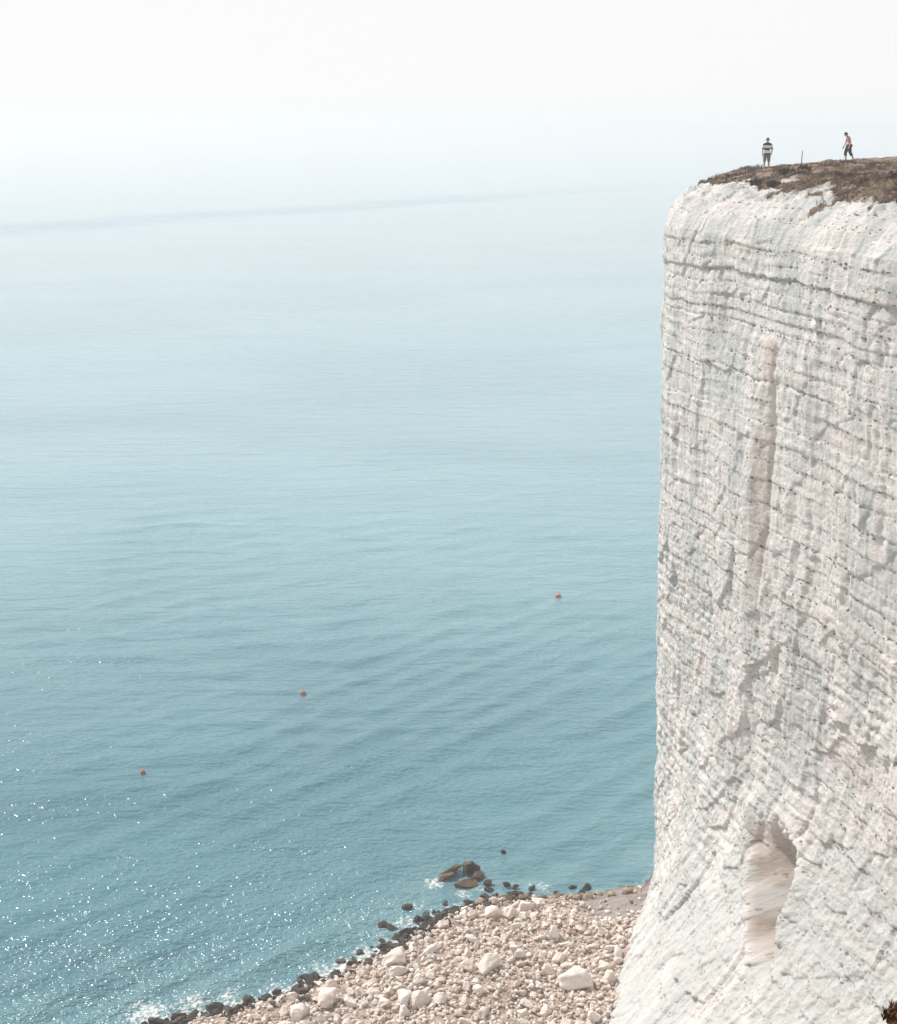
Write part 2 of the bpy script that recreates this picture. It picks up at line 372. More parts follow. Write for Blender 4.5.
def build_cliff():
    fine = np.arange(-7, 36, .08)
    far = -7 - np.cumsum(np.geomspace(.2, 14, 60)); far = far[far > ARC[0]][::-1]
    near = 36 + np.cumsum(np.geomspace(.12, 4, 150)); near = near[near < ARC[-1]]
    S = np.concatenate([far, fine, near])
    Zw = np.concatenate([[-4, -2.5, -1.2], np.arange(-.4, ZT, .065)])
    din = np.concatenate([np.arange(.04, 6.5, .075), np.arange(6.6, 18, .28), np.geomspace(18.6, 1000, 30)])
    P = at_s(S, CUR[:, :2]); N = at_s(S, NOR); N /= np.linalg.norm(N, axis=1)[:, None]
    T = at_s(S, CUR[:, 2:]); L = np.linalg.norm(T - P, axis=1); dirn = (T - P) / L[:, None]
    sg, zg = np.meshgrid(S, Zw)
    d, bed, tan = displacement(sg, zg)
    calm_a = displacement.calm
    off = d + base_offset(sg, zg)
    nfar = sst(70, 95, sg); off = off * (1 - .6 * nfar)
    X = P[None, :, 0] + N[None, :, 0] * off; Y = P[None, :, 1] + N[None, :, 1] * off
    # the camera's own clifftop: raise the wall top to meet its flatter shoulder
    zt_s = 45 - (45 - ZT) * NEAR_K(S)
    zscale = zt_s / ZT
    Zm = np.where(zg > 0, zg * zscale[None, :], zg)
    # shoulder rows
    sg2, dg = np.meshgrid(S, din)
    run = np.minimum(dg, L[None, :] * 1.0)
    blend = np.exp(-dg / .8)
    o_top = displacement(sg2, ZT + dg * .75)[0] + base_offset(sg2, 0 * sg2 + ZT)
    o_top = o_top * (1 - .6 * sst(70, 95, sg2)) * (1 - .55 * sst(0, .6, dg))
    # surface noise carried over the lip with the same outward push
    X2 = P[None, :, 0] + dirn[None, :, 0] * run + N[None, :, 0] * o_top * blend
    Y2 = P[None, :, 1] + dirn[None, :, 1] * run + N[None, :, 1] * o_top * blend
    de = dist_to_edge(X2 - N[None, :, 0] * o_top * blend, Y2 - N[None, :, 1] * o_top * blend)
    z2 = top_height(X2, Y2, sg2, de)
    wl = worley(sg2 / .9 + .3 * vnoise(sg2 * 2, de * 2, seed=94), de / .8, seed=96)
    rough_lip = (.20 * fbm(sg2 * 2.1, de * 2.9, o=5, seed=95, g=.66) + .24 * (wl[2] - .5) - .10 * np.exp(-((z2 - 42.45) / .09) ** 2)) * (1 - sst(1.8, 3, de)) * sst(0, .3, de)
    z2 = np.maximum(z2 + rough_lip, zt_s[None, :] - .3)
    fade = sst(0, .25, dg); z2 = zt_s[None, :] * (1 - fade) + z2 * fade
    vegd = de + .8 * fbm(X2 * .8, Y2 * .8, o=4, seed=97) + .45 * fbm(sg2 * .5, de * 1.2, o=3, seed=98)
    edge = 1.75 + .75 * np.exp(-((sg2 - 1) / 4) ** 2)
    edge = np.where(sg2 > 60, .25, edge)
    veg = sst(edge - .12, edge + .12, vegd)
    bald = sst(.36, .5, fbm(X2 * .45 + 7, Y2 * .45, o=4, seed=99)) * (1 - sst(2.9, 3.6, de + .3 * fbm(X2, Y2, seed=93)))
    veg = veg * (1 - bald)
    dirt = .55 * sst(.1, .6, fbm(X2 * 1.7, Y2 * 1.7, o=4, seed=89, g=.6)) * sst(.7, 2.0, de)
    veg = np.maximum(veg, dirt)
    XX = np.vstack([X, X2]); YY = np.vstack([Y, Y2]); ZZ = np.vstack([Zm, z2])
    nr, nc = XX.shape
    me = np_mesh('cliff', np.stack([XX, YY, ZZ], -1).reshape(-1, 3), grid_faces(nr, nc)[:, ::-1])
    szv = np.stack([np.vstack([sg, sg2]), np.vstack([zg, z2 + .5 * dg]), np.vstack([off * 0, dg * 0])], -1).reshape(-1, 3)
    attr(me, 'sz', szv)
    z0 = np.zeros_like(sg2)
    bed2 = (np.exp(-((z2 - 42.45) / .10) ** 2) * .7 + np.exp(-((z2 - 43.05) / .08) ** 2) * .5) * (1 - sst(.8, 1.6, de))
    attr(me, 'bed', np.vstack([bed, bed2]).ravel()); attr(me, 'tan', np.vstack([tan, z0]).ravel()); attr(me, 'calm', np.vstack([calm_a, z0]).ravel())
    attr(me, 'veg', np.vstack([np.zeros_like(sg), veg]).ravel())
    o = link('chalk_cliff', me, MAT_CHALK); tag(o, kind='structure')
    return dict(X=X2, Y=Y2, Z=z2, veg=veg, de=de, s=sg2)
TOP = build_cliff()

# ------------------------------------------------------------------ shoreline, beach, sea
SHORE = np.array([(-75, 20), (-40, 45), (-22, 61.5), (-18.4, 64.2), (-15.6, 66.0), (-12.5, 67.1), (-9.1, 68.7), (-6.2, 71.1), (-3.2, 73.7), (-.5, 77.0),
                  (2.6, 78.9), (7.0, 79.3), (9.5, 79.6), (12.6, 80.6), (14.5, 84.5), (19, 92), (28, 105), (48, 122), (85, 142), (160, 172)], float)
def shore_dist(x, y):
    A = SHORE[:-1]; B = SHORE[1:]; AB = B - A; L = (AB ** 2).sum(1)
    xf, yf = np.ravel(x).astype(float), np.ravel(y).astype(float); out = np.empty(xf.size)
    for c in range(0, xf.size, 50000):
        px = xf[c:c + 50000, None] - A[:, 0]; py = yf[c:c + 50000, None] - A[:, 1]
        t = np.clip((px * AB[:, 0] + py * AB[:, 1]) / L, 0, 1)
        qx = px - t * AB[:, 0]; qy = py - t * AB[:, 1]
        d = np.hypot(qx, qy); j = d.argmin(1); r = np.arange(len(j))
        sgn = np.where(AB[j, 0] * py[r, j] - AB[j, 1] * px[r, j] > 0, -1.0, 1.0)   # left of travel = sea
        out[c:c + 50000] = d[r, j] * sgn
    return out.reshape(np.shape(x))
def beach_z(x, y):
    d = shore_dist(x, y)
    z = np.where(d > 0, 1.25 * (1 - np.exp(-d / 4.5)) + .02 * d, .22 * d)
    z = np.maximum(z, -3.5)
    return z + .22 * fbm(np.asarray(x) * .35, np.asarray(y) * .35, o=3, seed=120) * sst(-1, 2.5, d)

def build_beach():
    xs = np.concatenate([np.linspace(-90, -24, 40, endpoint=False), np.arange(-24, 20, .16), np.linspace(20, 180, 60)])
    ys = np.concatenate([np.linspace(-40, 55, 40, endpoint=False), np.arange(55, 90, .16), np.linspace(90, 190, 40)])
    X, Y = np.meshgrid(xs, ys)
    Z = beach_z(X, Y) + .05 * fbm(X * 1.8, Y * 1.8, o=3, seed=121)
    me = np_mesh('beach', np.stack([X, Y, Z], -1).reshape(-1, 3), grid_faces(*X.shape))
    d = shore_dist(X, Y)
    sh = sst(7.9, 8.8, X + .5 * fbm(X * .6, Y * .6, seed=122)) * sst(74.6, 75.8, Y + .6 * fbm(X * .5, Y * .5, seed=123)) * (d > -1)
    attr(me, 'shingle', sh.ravel())
    M = Mat('beach_ground', .9, .2)
    P = M.pos()
    c = M.mix(M.mr(M.noise(P, 1.2, 5, .6), .35, .65), (.28, .21, .165), (.54, .44, .37))
    c = M.mix(M.mr(M.voro(P, 5), .1, .5), (.30, .22, .175), c)
    g = M.mix(M.noise(P, 3, 5, .7), (.20, .175, .165), (.33, .295, .28))
    g = M.mix(M.mr(M.noise(M.mapv(P, (.6, 3.5, 1)), 1, 4, .6), .45, .6, 0, .6), g, (.40, .345, .31))
    g = M.mix(M.mr(M.voro(P, 9), .15, .45, .55, 0), g, (.12, .10, .09))
    c = M.mix(M.at('shingle'), c, g)
    sp = M.n('SeparateXYZ'); M.put(sp.inputs[0], P)
    wet = M.mr(M.math('ADD', sp.outputs[2], M.mr(M.noise(P, .8, 3), 0, 1, -.15, .15)), .0, .28, 1, 0)
    c = M.mix(M.math('MULTIPLY', wet, .8), c, (.10, .085, .07))
    M.col(c); M.bump(M.voro(P, 7), .08, .7)
    o = link('beach', me, M.m); tag(o, kind='structure')
build_beach()

def build_sea():
    def ax(lo, hi, st, far, n):
        a = np.arange(lo, hi, st)
        up = hi + (np.geomspace(1, far, n) - 1 + st); dn = lo - (np.geomspace(1, far, n) - 1 + st)
        return np.concatenate([dn[::-1], a, up])
    xs = ax(-46, 46, .34, 90000, 45); ys = ax(56, 190, .34, 90000, 55)
    ys = ys[ys > -3000]
    X, Y = np.meshgrid(xs, ys)
    d = -shore_dist(X, Y)                     # >0 out to sea
    fine = np.exp(-np.clip(np.abs(X) - 38, 0, 1e6) / 4) * np.exp(-np.clip(Y - 165, 0, 1e6) / 10) * np.exp(-np.clip(58 - Y, 0, 1e6) / 1.5)
    def train(ang, lam, amp, seed, ph=0, k=.6):
        nx, ny = -math.sin(R(ang)), math.cos(R(ang))           # ang = direction of the crest line
        u = X * nx + Y * ny; v = X * ny - Y * nx
        env = np.clip(.55 + .9 * fbm(u * .07, v * .03, o=2, seed=seed), 0, 1.6)
        p = 2 * np.pi * u / lam + 1.1 * fbm(u * .06, v * .05, o=2, seed=seed + 3) + ph
        return amp * env * ((.5 + .5 * np.sin(p)) ** 1.5 - .45)
    near = np.exp(-np.clip(d - 10, 0, 1e6) / 26)
    z = train(47, 3.1, .15, 200) * near + train(41, 1.9, .05, 250) * np.exp(-np.clip(d - 6, 0, 1e6) / 22) + train(38, 4.7, .13, 210) * (.35 + .65 * near) + train(14, 5.6, .13, 220) * (1 - .6 * near) + train(-3, 3.7, .055, 230) * (1 - .7 * near)
    z = z + .018 * fbm(X * .8, Y * 1.1, o=3, seed=240)
    Z = z * fine * sst(-.5, 3.5, d)
    me = np_mesh('sea', np.stack([X, Y, Z], -1).reshape(-1, 3), grid_faces(*X.shape))
    shallow = np.exp(-np.clip(d, 0, 1e6) / 7.0) * fine
    # foam: along the waterline and round the rocks that stand in the surf
    foam = .80 * np.exp(-(np.clip(d - .15, -3, 1e6) / .75) ** 2) * (.55 + .45 * sst(6, -4, X))
    for fx, fy, fr, fa in FOAM:
        foam = np.maximum(foam, fa * np.exp(-(((X - fx) ** 2 + (Y - fy) ** 2) / fr ** 2)))
    attr(me, 'chop', (np.exp(-np.clip(d, 0, 1e6) / 13) * (1 - sst(-8, 9, X)) * fine).ravel())
    attr(me, 'shallow', shallow.ravel()); attr(me, 'foam', (foam * fine).ravel())
    M = Mat('sea_water', .07, .5)
    M.b.inputs['IOR'].default_value = 1.33
    P = M.pos()
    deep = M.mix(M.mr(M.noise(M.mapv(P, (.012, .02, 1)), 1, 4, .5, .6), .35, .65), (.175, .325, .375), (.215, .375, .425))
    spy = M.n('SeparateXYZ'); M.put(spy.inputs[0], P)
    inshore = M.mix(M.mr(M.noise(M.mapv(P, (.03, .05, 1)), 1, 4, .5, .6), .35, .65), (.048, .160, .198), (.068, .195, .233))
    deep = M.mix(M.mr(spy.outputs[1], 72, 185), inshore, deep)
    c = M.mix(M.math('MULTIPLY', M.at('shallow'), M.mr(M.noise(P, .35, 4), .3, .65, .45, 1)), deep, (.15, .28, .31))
    # a long wind streak far out, where ripples break the reflection
    sp = M.n('SeparateXYZ'); M.put(sp.inputs[0], P)
    line = M.math('ADD', M.math('MULTIPLY', sp.outputs[0], 1.42), 1000.0)
    wob = M.mr(M.noise(M.mapv(P, (.004, .004, 1)), 1, 4, .6), 0, 1, -80, 80, False)
    dist = M.math('ABSOLUTE', M.math('ADD', M.math('SUBTRACT', sp.outputs[1], line), wob))
    st = M.math('MULTIPLY', M.mr(dist, 15, 85, 1, 0), M.math('MULTIPLY', M.mr(sp.outputs[1], 420, 560), M.mr(sp.outputs[1], 950, 1350, 1, .1)))
    c = M.mix(M.math('MULTIPLY', st, .25), c, (.05, .20, .38))  # blue of the reflected sky put into the streak's base colour
    # foam flecks
    fo = M.math('ADD', M.at('foam'), M.mr(M.noise(P, 3.2, 8, .78, .5), .25, .75, -.75, .45, False))
    ff = M.mr(fo, .36, .75, 0, .85)
    c = M.mix(ff, c, (.82, .80, .78))
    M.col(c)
    M.put(M.b.inputs['Roughness'], M.math('ADD', M.math('ADD', .165, M.math('MULTIPLY', ff, .5)), M.math('MULTIPLY', st, .12)))
    h1 = M.math('MULTIPLY', M.noise(M.mapv(P, (.10, .34, 1), (0, 0, R(-10))), 1, 4, .55, .5), .42)
    h2 = M.math('MULTIPLY', M.noise(M.mapv(P, (.7, 1.3, 1), (0, 0, R(-25))), 1, 3, .55, .3), .12)
    h3 = M.math('ADD', M.math('MULTIPLY', M.noise(M.mapv(P, (2.0, 2.8, 1), (0, 0, R(30))), 1, 1.5, .5), .088), M.math('MULTIPLY', M.noise(M.mapv(P, (6.5, 7.5, 1), (0, 0, R(-12))), 1, 0), .022))
    h4 = M.math('MULTIPLY', M.noise(M.mapv(P, (.03, .05, 1)), 1, 3, .5, .3), .6)
    patch = M.mr(M.noise(M.mapv(P, (.05, .12, 1), (0, 0, R(-35))), 1, 4, .6), .35, .68, .45, 1.4)
    h3 = M.math('MULTIPLY', h3, M.math('ADD', patch, M.math('MULTIPLY', M.at('chop'), 2.5)))
    calm = M.mr(sp.outputs[1], 90, 300, 1, .22)
    h1 = M.math('MULTIPLY', h1, M.mr(sp.outputs[1], 90, 420, 1.15, .55))
    h = M.math('ADD', h1, M.math('MULTIPLY', M.math('ADD', M.math('ADD', h2, h3), h4), M.math('ADD', calm, M.math('MULTIPLY', st, .5))))
    M.bump(h, 1.0, 1.0)
    o = link('sea', me, M.m); tag(o, kind='structure')
FOAM = [(-.9, 80.8, 1.0, .8), (.9, 79.4, .9, .75), (2.0, 80.2, .8, .7), (1.2, 81.0, 1.2, .45), (-2.0, 77.9, 1.2, .6), (-2.6, 76.2, 1.3, .7), (-5.0, 73.0, 1.2, .7), (-4.0, 74.8, 1.0, .6),
        (-7.5, 71.2, 1.3, .6), (-14.2, 67.8, 1.5, .75), (-16.5, 67.0, 1.8, .8), (-12.2, 68.4, 1.3, .7), (-9.9, 69.4, 1.3, .6), (-6.2, 71.9, .9, .8), (5.3, 80.6, 1.0, .5), (6.0, 80.2, 1.1, .65), (8.5, 80.3, .8, .4), (3.9, 80.6, .7, .5)]
build_sea()

# air: even haze round everything
def build_haze():
    bm = bmesh.new(); bmesh.ops.create_cube(bm, size=1)
    for v in bm.verts: v.co = ((v.co.x) * 400000, v.co.y * 400000, -6 + (v.co.z + .5) * 62)
    me = bm_mesh('haze', bm, False)
    m = bpy.data.materials.new('haze_air'); m.use_nodes = True; t = m.node_tree
    t.nodes.remove(t.nodes['Principled BSDF'])
    pv = t.nodes.new('ShaderNodeVolumePrincipled'); pv.inputs['Density'].default_value = HAZE; pv.inputs['Color'].default_value = (.905, .892, .895, 1)
    pv.inputs['Anisotropy'].default_value = 0.2
    t.links.new(pv.outputs[0], t.nodes['Material Output'].inputs['Volume'])
    o = link('haze', me, m); tag(o, kind='stuff')
HAZE = .5 / 500
build_haze()

# ------------------------------------------------------------------ rocks
def ico(sub):
    bm = bmesh.new(); bmesh.ops.create_icosphere(bm, subdivisions=sub, radius=1)
    V = np.array([v.co[:] for v in bm.verts]); F = np.array([[v.index for v in f.verts] for f in bm.faces]); bm.free(); return V, F
ICO3, ICO2 = ico(4), ico(2)
def rock_shape(seed, base, planes=11, cut=(.62, .95), soft=.10, noise=.06):
    r = np.random.default_rng(seed)
    V, F = base; V = V.copy()
    for _ in range(planes):
        n = r.normal(size=3); n /= np.linalg.norm(n); c = r.uniform(*cut)
        q = V @ n - c
        V = V - np.outer(np.where(q > 0, q - soft * np.tanh(np.clip(q, 0, 9) / soft) * .35, 0), n)
    V = V * (1 + noise * fbm(V[:, 0] * 1.8 + seed, V[:, 1] * 1.8, V[:, 2] * 1.8, o=4, seed=seed)[:, None])
    return V, F
ROCKS = []
for k in range(12):
    V, F = rock_shape(300 + k, ICO3, 9 + k % 5, (.42, .88), .05, .12)
    ROCKS.append(np_mesh('rock_form', V, F))
for k in range(5):
    V, F = rock_shape(700 + k, ICO3, 9, (.28, .72), .008, .05)
    ROCKS.append(np_mesh('slab_form', V, F, False))
def rock_mesh_for(mat, cache={}):
    if mat.name not in cache:
        L = []
        for m in ROCKS:
            q = m.copy(); q.materials.append(mat); L.append(q)
        cache[mat.name] = L
    return cache[mat.name]
def place_rock(name, x, y, size, mat, label, cat, group=None, z=None, k=None, rot=None, sink=.3):
    """size = half extents"""
    me = rock_mesh_for(mat)[random.randrange(12) if k is None else k]
    o = bpy.data.objects.new(name, me); C.objects.link(o)
    zz = float(beach_z(np.array([x]), np.array([y]))[0]) if z is None else z
    o.location = (x, y, zz + size[2] * (1 - 2 * sink))
    o.rotation_euler = rot if rot else (random.uniform(-.35, .35), random.uniform(-.35, .35), random.uniform(0, 6.28))
    o.scale = size
    return tag(o, label, cat, group)

def foot_line_x(y):
    ys = np.array([50, 58, 63.9, 70.3, 75.6, 77.3, 80.6]); xs = np.array([5.2, 6.9, 8.2, 10.0, 11.5, 12.4, 13.3])
    return np.interp(y, ys, xs)

GB = 'chalk boulders strewn over the beach'
# boulders one can point to: (x, y, half extents, rotation, label)
BIG = [(7.15, 67.7, (1.2, .85, .72), (.1, .1, .3), 'largest pale grey chalk boulder, low and rounded, on the beach nearest the cliff foot'),
       (2.2, 68.9, (.80, .6, .62), (.2, -.3, .9), 'big white chalk boulder with a notched top in the middle of the stony beach'),
       (1.2, 69.4, (.62, .5, .35), (.0, .3, .4), 'flat white chalk boulder leaning against the left of the notched white boulder'),
       (-2.3, 66.6, (.72, .6, .55), (.1, .2, 2.0), 'rounded pink chalk boulder touching its twin near the bottom edge of the beach'),
       (-1.5, 66.2, (.62, .55, .55), (-.1, .1, .6), 'rounded grey chalk boulder on the right of the twin pair near the bottom edge'),
       (-2.35, 65.2, (.5, .42, .42), (.1, .1, .2), 'smaller round chalk boulder just below the twin boulders'),
       (-3.0, 71.3, (1.05, .62, .6), (.05, -.15, .55), 'long smooth rounded chalk boulder beside the dark weedy rocks'),
       (-2.9, 69.7, (.95, .36, .36), (.0, -.15, .62), 'long straight chalk slab lying just below the long rounded boulder'),
       (-.9, 72.2, (1.05, .30, .30), (.0, -.2, .72), 'slim tilted chalk slab pointing up the beach towards the dark rocks'),
       (4.6, 76.6, (.62, .5, .58), (.3, .3, .3), 'pale pointed chalk boulder on the crest of the beach near the water'),
       (2.75, 75.6, (.60, .5, .55), (.5, .3, .2), 'wedge shaped chalk boulder, left half of a split pair on the upper beach'),
       (3.65, 75.4, (.60, .48, .48), (-.4, .3, 1.4), 'wedge shaped chalk boulder, right half of a split pair on the upper beach'),
       (-6.6, 66.6, (1.0, .72, .68), (.1, .1, .3), 'broad pale chalk boulder at the bottom edge of the beach by the waterline'),
       (-7.9, 65.9, (.75, .6, .5), (.1, .2, 1.3), 'chalk boulder left of the broad pale one, close to the wet rocks'),
       (8.9, 67.9, (.62, .42, .52), (.3, .2, .1), 'upright chalk boulder wedged between the largest grey boulder and the cliff'),
       (5.6, 69.2, (.55, .45, .4), (.2, .1, .8), 'squat chalk boulder above and left of the largest grey boulder'),
       (6.2, 72.7, (.50, .34, .62), (.2, .0, .8), 'upright chalk block with vertical cracks in the upper middle of the beach'),
       (-.4, 66.0, (.42, .4, .36), (.1, .5, .8), 'chalk block right of the twin boulders near the bottom of the beach'),
       (1.6, 67.0, (.5, .32, .3), (.2, .2, 1.8), 'oblong chalk block lying in front of the notched white boulder')]
placed = []
for x, y, sz, rt, lb in BIG:
    place_rock('chalk_boulder', x, y, sz, MAT_BOULDER, lb, 'boulder', GB, rot=rt, sink=.22); placed.append((x, y, max(sz[:2])))
def clear(x, y, r, f=.8):
    return all((x - a) ** 2 + (y - b) ** 2 > ((r + c) * f) ** 2 for a, b, c in placed)
cand = []
tries = 0
while len(cand) < 280 and tries < 20000:
    tries += 1
    y = random.uniform(61.5, 79); x = random.uniform(-9, foot_line_x(y) - .1)
    d = float(shore_dist(np.array([x]), np.array([y]))[0])
    if d < .9 or (x > 7.9 and y > 75.2): continue
    r = .20 + .26 * random.random() ** 2.4
    if clear(x, y, r): placed.append((x, y, r)); cand.append((x, y, r))
for x, y, r in cand:
    a = random.uniform(.75, 1.25)
    place_rock('chalk_boulder', x, y, (r * a, r / a * random.uniform(.75, 1.1), r * random.uniform(.6, .95)), MAT_BOULDER,
               'pale chalk boulder lying among the cobbles of the beach', 'boulder', GB, sink=.25)

def cobbles():
    shapes = [rock_shape(500 + k, ICO2, 9, (.40, .85), .05, .10) for k in range(10)]
    Vs, Fs, Rn = [], [], []; n = 0
    for i in range(11000):
        y = 58 + 22 * random.random(); x = random.uniform(-14, foot_line_x(y) + .6)
        d = float(shore_dist(np.array([x]), np.array([y]))[0])
        if d < .35: continue
        if x > 8.0 + random.uniform(-.5, .5) and y > 75.0 + random.uniform(-.4, .4) and random.random() < .80: continue
        r = .08 + .13 * random.random() ** 1.6
        if random.random() < .3: r *= .7
        V, F = shapes[random.randrange(10)]
        e = np.array([r * random.uniform(.8, 1.4), r * random.uniform(.7, 1.1), r * random.uniform(.55, .95)])
        m = np.array(Euler((random.uniform(-.6, .6), random.uniform(-.6, .6), random.uniform(0, 6.28))).to_matrix())
        W = (V * e) @ m.T + np.array([x, y, float(beach_z(np.array([x]), np.array([y]))[0]) + r * random.uniform(.1, .7)])
        Vs.append(W); Fs.append(F + n); n += len(W)
        Rn.append(np.full(len(W), random.random()))
    me = np_mesh('cobbles', np.vstack(Vs), np.vstack(Fs)); attr(me, 'rnd', np.concatenate(Rn))
    o = link('chalk_cobbles', me, MAT_COBBLE)
    tag(o, 'pale chalk cobbles covering the beach between water and cliff', 'cobbles', kind='stuff')
cobbles()

# dark weed-covered rocks along the waterline
GD = 'dark rocks along the waterline'
shore_fine = np.stack([np.interp(np.linspace(0, 1, 400), np.linspace(0, 1, len(SHORE[3:13])), SHORE[3:13, k]) for k in (0, 1)], 1)
n = 0; dplaced = []
tries = 0
while n < 292 and tries < 30000:
    tries += 1
    q = shore_fine[random.randrange(400)]
    dens = 1.0 if -4.2 < q[0] < 1.6 else (.34 if q[0] < -4.2 else (.26 if q[0] < 5 else .06))
    if random.random() > dens: continue
    off = random.gauss(.25, .55)
    x = q[0] + off * .6 + random.uniform(-.15, .15); y = q[1] - off * .7
    r = .09 + .27 * random.random() ** 1.5 + (.12 if random.random() < .08 else 0)
    if any((x - a) ** 2 + (y - b) ** 2 < ((r + c) * .46) ** 2 for a, b, c in dplaced): continue
    dplaced.append((x, y, r)); n += 1
    zb = max(float(beach_z(np.array([x]), np.array([y]))[0]), -.15)
    place_rock('dark_rock', x, y, (r * random.uniform(.8, 1.9), r, r * random.uniform(.5, .9)), MAT_DARK,
               'dark weedy rock in the row of wet rocks along the waterline', 'rock', GD, z=zb, sink=.3)
# brown and ochre rocks on the far edge of the beach
n = 0
while n < 70:
    x = random.uniform(1.2, 12.0); y = 79.3 - .5 * random.random() - (.4 if x < 3 else 0) - .35 * random.random() * (x > 5) + (x - 6) * .06 * (x > 6)
    r = random.uniform(.12, .27)
    place_rock('brown_rock', x, y - .3, (r * 1.4, r, r * .7), MAT_OCHRE, 'small brown rock at the far wet edge of the beach', 'rock', 'brown rocks at the far wet edge', sink=.3); n += 1

SURF = [(-.35, 81.2, (1.15, .55, .50), (.25, -.22, .35), MAT_BROWN, 12, 'brown slanting slab awash at the left end of the rocks off the beach', .0),
        (.30, 82.0, (1.2, .7, .75), (.1, -.42, .5), MAT_BROWN, 13, 'brown slab rising out of the water against the hollow rock', .15),
        (1.05, 80.3, (1.2, .62, .5), (.1, -.1, .35), MAT_BROWN, 14, 'brown flat topped slab in the surf in front of the hollow rock', .0),
        (2.0, 81.3, (.68, .55, .55), (.2, .3, .8), MAT_BROWN, 15, 'ochre lumpy rock right of the hollow rock in the surf', .0),
        (1.7, 81.0, (.4, .35, .38), (.5, .3, .1), MAT_BROWN, 16, 'small ochre rock between the flat slab and the lumpy rock', .0),
        (2.55, 80.5, (.48, .42, .40), (.1, .2, .2), MAT_DARK, 15, 'dark rock with a brown cap in the surf right of the flat slab', .0),
        (2.55, 79.8, (.55, .35, .26), (.0, .2, .2), MAT_DARK, 14, 'low black rock in the water just below the brown capped rock', -.02),
        (3.75, 80.4, (.42, .40, .42), (.1, .1, .2), MAT_BROWN, 13, 'golden topped rock standing alone in shallow water', .05),
        (4.25, 80.1, (.42, .38, .34), (.1, .1, .9), MAT_DARK, 12, 'black rock touching the right side of the golden topped rock', .0),
        (5.3, 80.0, (.55, .22, .22), (.1, -.2, .5), MAT_DARK, 3, 'thin dark rock awash right of the golden topped rock', -.02),
        (7.9, 80.15, (.32, .2, .2), (.1, -.2, .3), MAT_DARK, 0, 'small black rock awash beside a white foam patch', -.02),
        (-2.55, 77.7, (.42, .34, .28), (.2, -.1, .3), MAT_BROWN, 10, 'pale brown rock ringed by foam off the dark waterline rocks', -.02),
        (-3.95, 75.7, (.38, .30, .30), (.2, .2, .3), MAT_DARK, 11, 'lone dark rock in foam beyond the left end of the thick dark row', -.02),
        (-6.3, 71.9, (.38, .28, .22), (.1, .2, .3), MAT_BROWN, 2, 'brown rock breaking the surf off the middle of the waterline', -.02),
        (3.7, 84.8, (.26, .18, .14), (.1, .2, .3), MAT_DARK, 5, 'small dark rock just breaking the calm water beyond the surf', -.02),
        (-14.6, 66.5, (.62, .42, .36), (.1, .2, .3), MAT_DARK, 4, 'black wet rock at the bottom edge, leftmost rock in the surf', .0),
        (-12.6, 67.3, (.70, .48, .42), (.1, .1, .2), MAT_DARK, 6, 'broad black rock with a flat top in the surf at the bottom', .0),
        (-11.0, 67.7, (.75, .5, .45), (.2, .1, .2), MAT_DARK, 1, 'largest black rock in the surf at the bottom edge of the beach', .0),
        (-9.6, 68.9, (.36, .3, .26), (.2, .1, .2), MAT_DARK, 9, 'small round black rock standing off the bottom waterline', .0)]
for x, y, szz, rt, m, k, lb, z in SURF:
    szz = tuple(q * (.74 if k >= 12 else .9) for q in szz)
    place_rock('surf_rock', x, y, szz, m, lb, 'rock', 'rocks standing in the surf', z=z, k=k, rot=rt, sink=.35)

def hollow_rock():
    """a broken ring of rock with a dark hole through it"""
    n1, n2 = 40, 16
    a = np.linspace(0, 2 * np.pi, n1, endpoint=False)[:, None]; b = np.linspace(0, 2 * np.pi, n2, endpoint=False)[None, :]
    rr = .58 + .07 * np.sin(3 * a + 1); tube = .17 + .05 * np.sin(5 * a)
    X = (rr + tube * np.cos(b)) * np.cos(a) * .85; Z = (rr + tube * np.cos(b)) * np.sin(a); Y = .42 * np.sin(b) * np.ones_like(a)
    V = np.stack([X, Y, Z], -1).reshape(-1, 3)
    V = V * (1 + .26 * fbm(V[:, 0] * 2.3, V[:, 1] * 2.3, V[:, 2] * 2.3, o=4, seed=444)[:, None])
    i = np.arange(n1)[:, None]; j = np.arange(n2)[None, :]
    F = np.stack([i * n2 + j, ((i + 1) % n1) * n2 + j, ((i + 1) % n1) * n2 + (j + 1) % n2, i * n2 + (j + 1) % n2], -1).reshape(-1, 4)
    o = link('hollow_rock', np_mesh('hollow_rock', V, F, False), MAT_BROWN); o.location = (1.45, 82.0, .22); o.scale = (.8, .8, .8); o.rotation_euler = (R(-18), R(12), R(8))
    tag(o, 'brown rock with a dark hollow through it standing in the surf', 'rock', 'rocks standing in the surf')
    # the dark core that closes the back of the hollow
    V, F = rock_shape(77, ICO2, 8); me = np_mesh('hollow_core', V * np.array([.5, .2, .5]), F)
    c = link('hollow_core', me, MAT_DARK, o); c.location = (0, .28, 0)
hollow_rock()

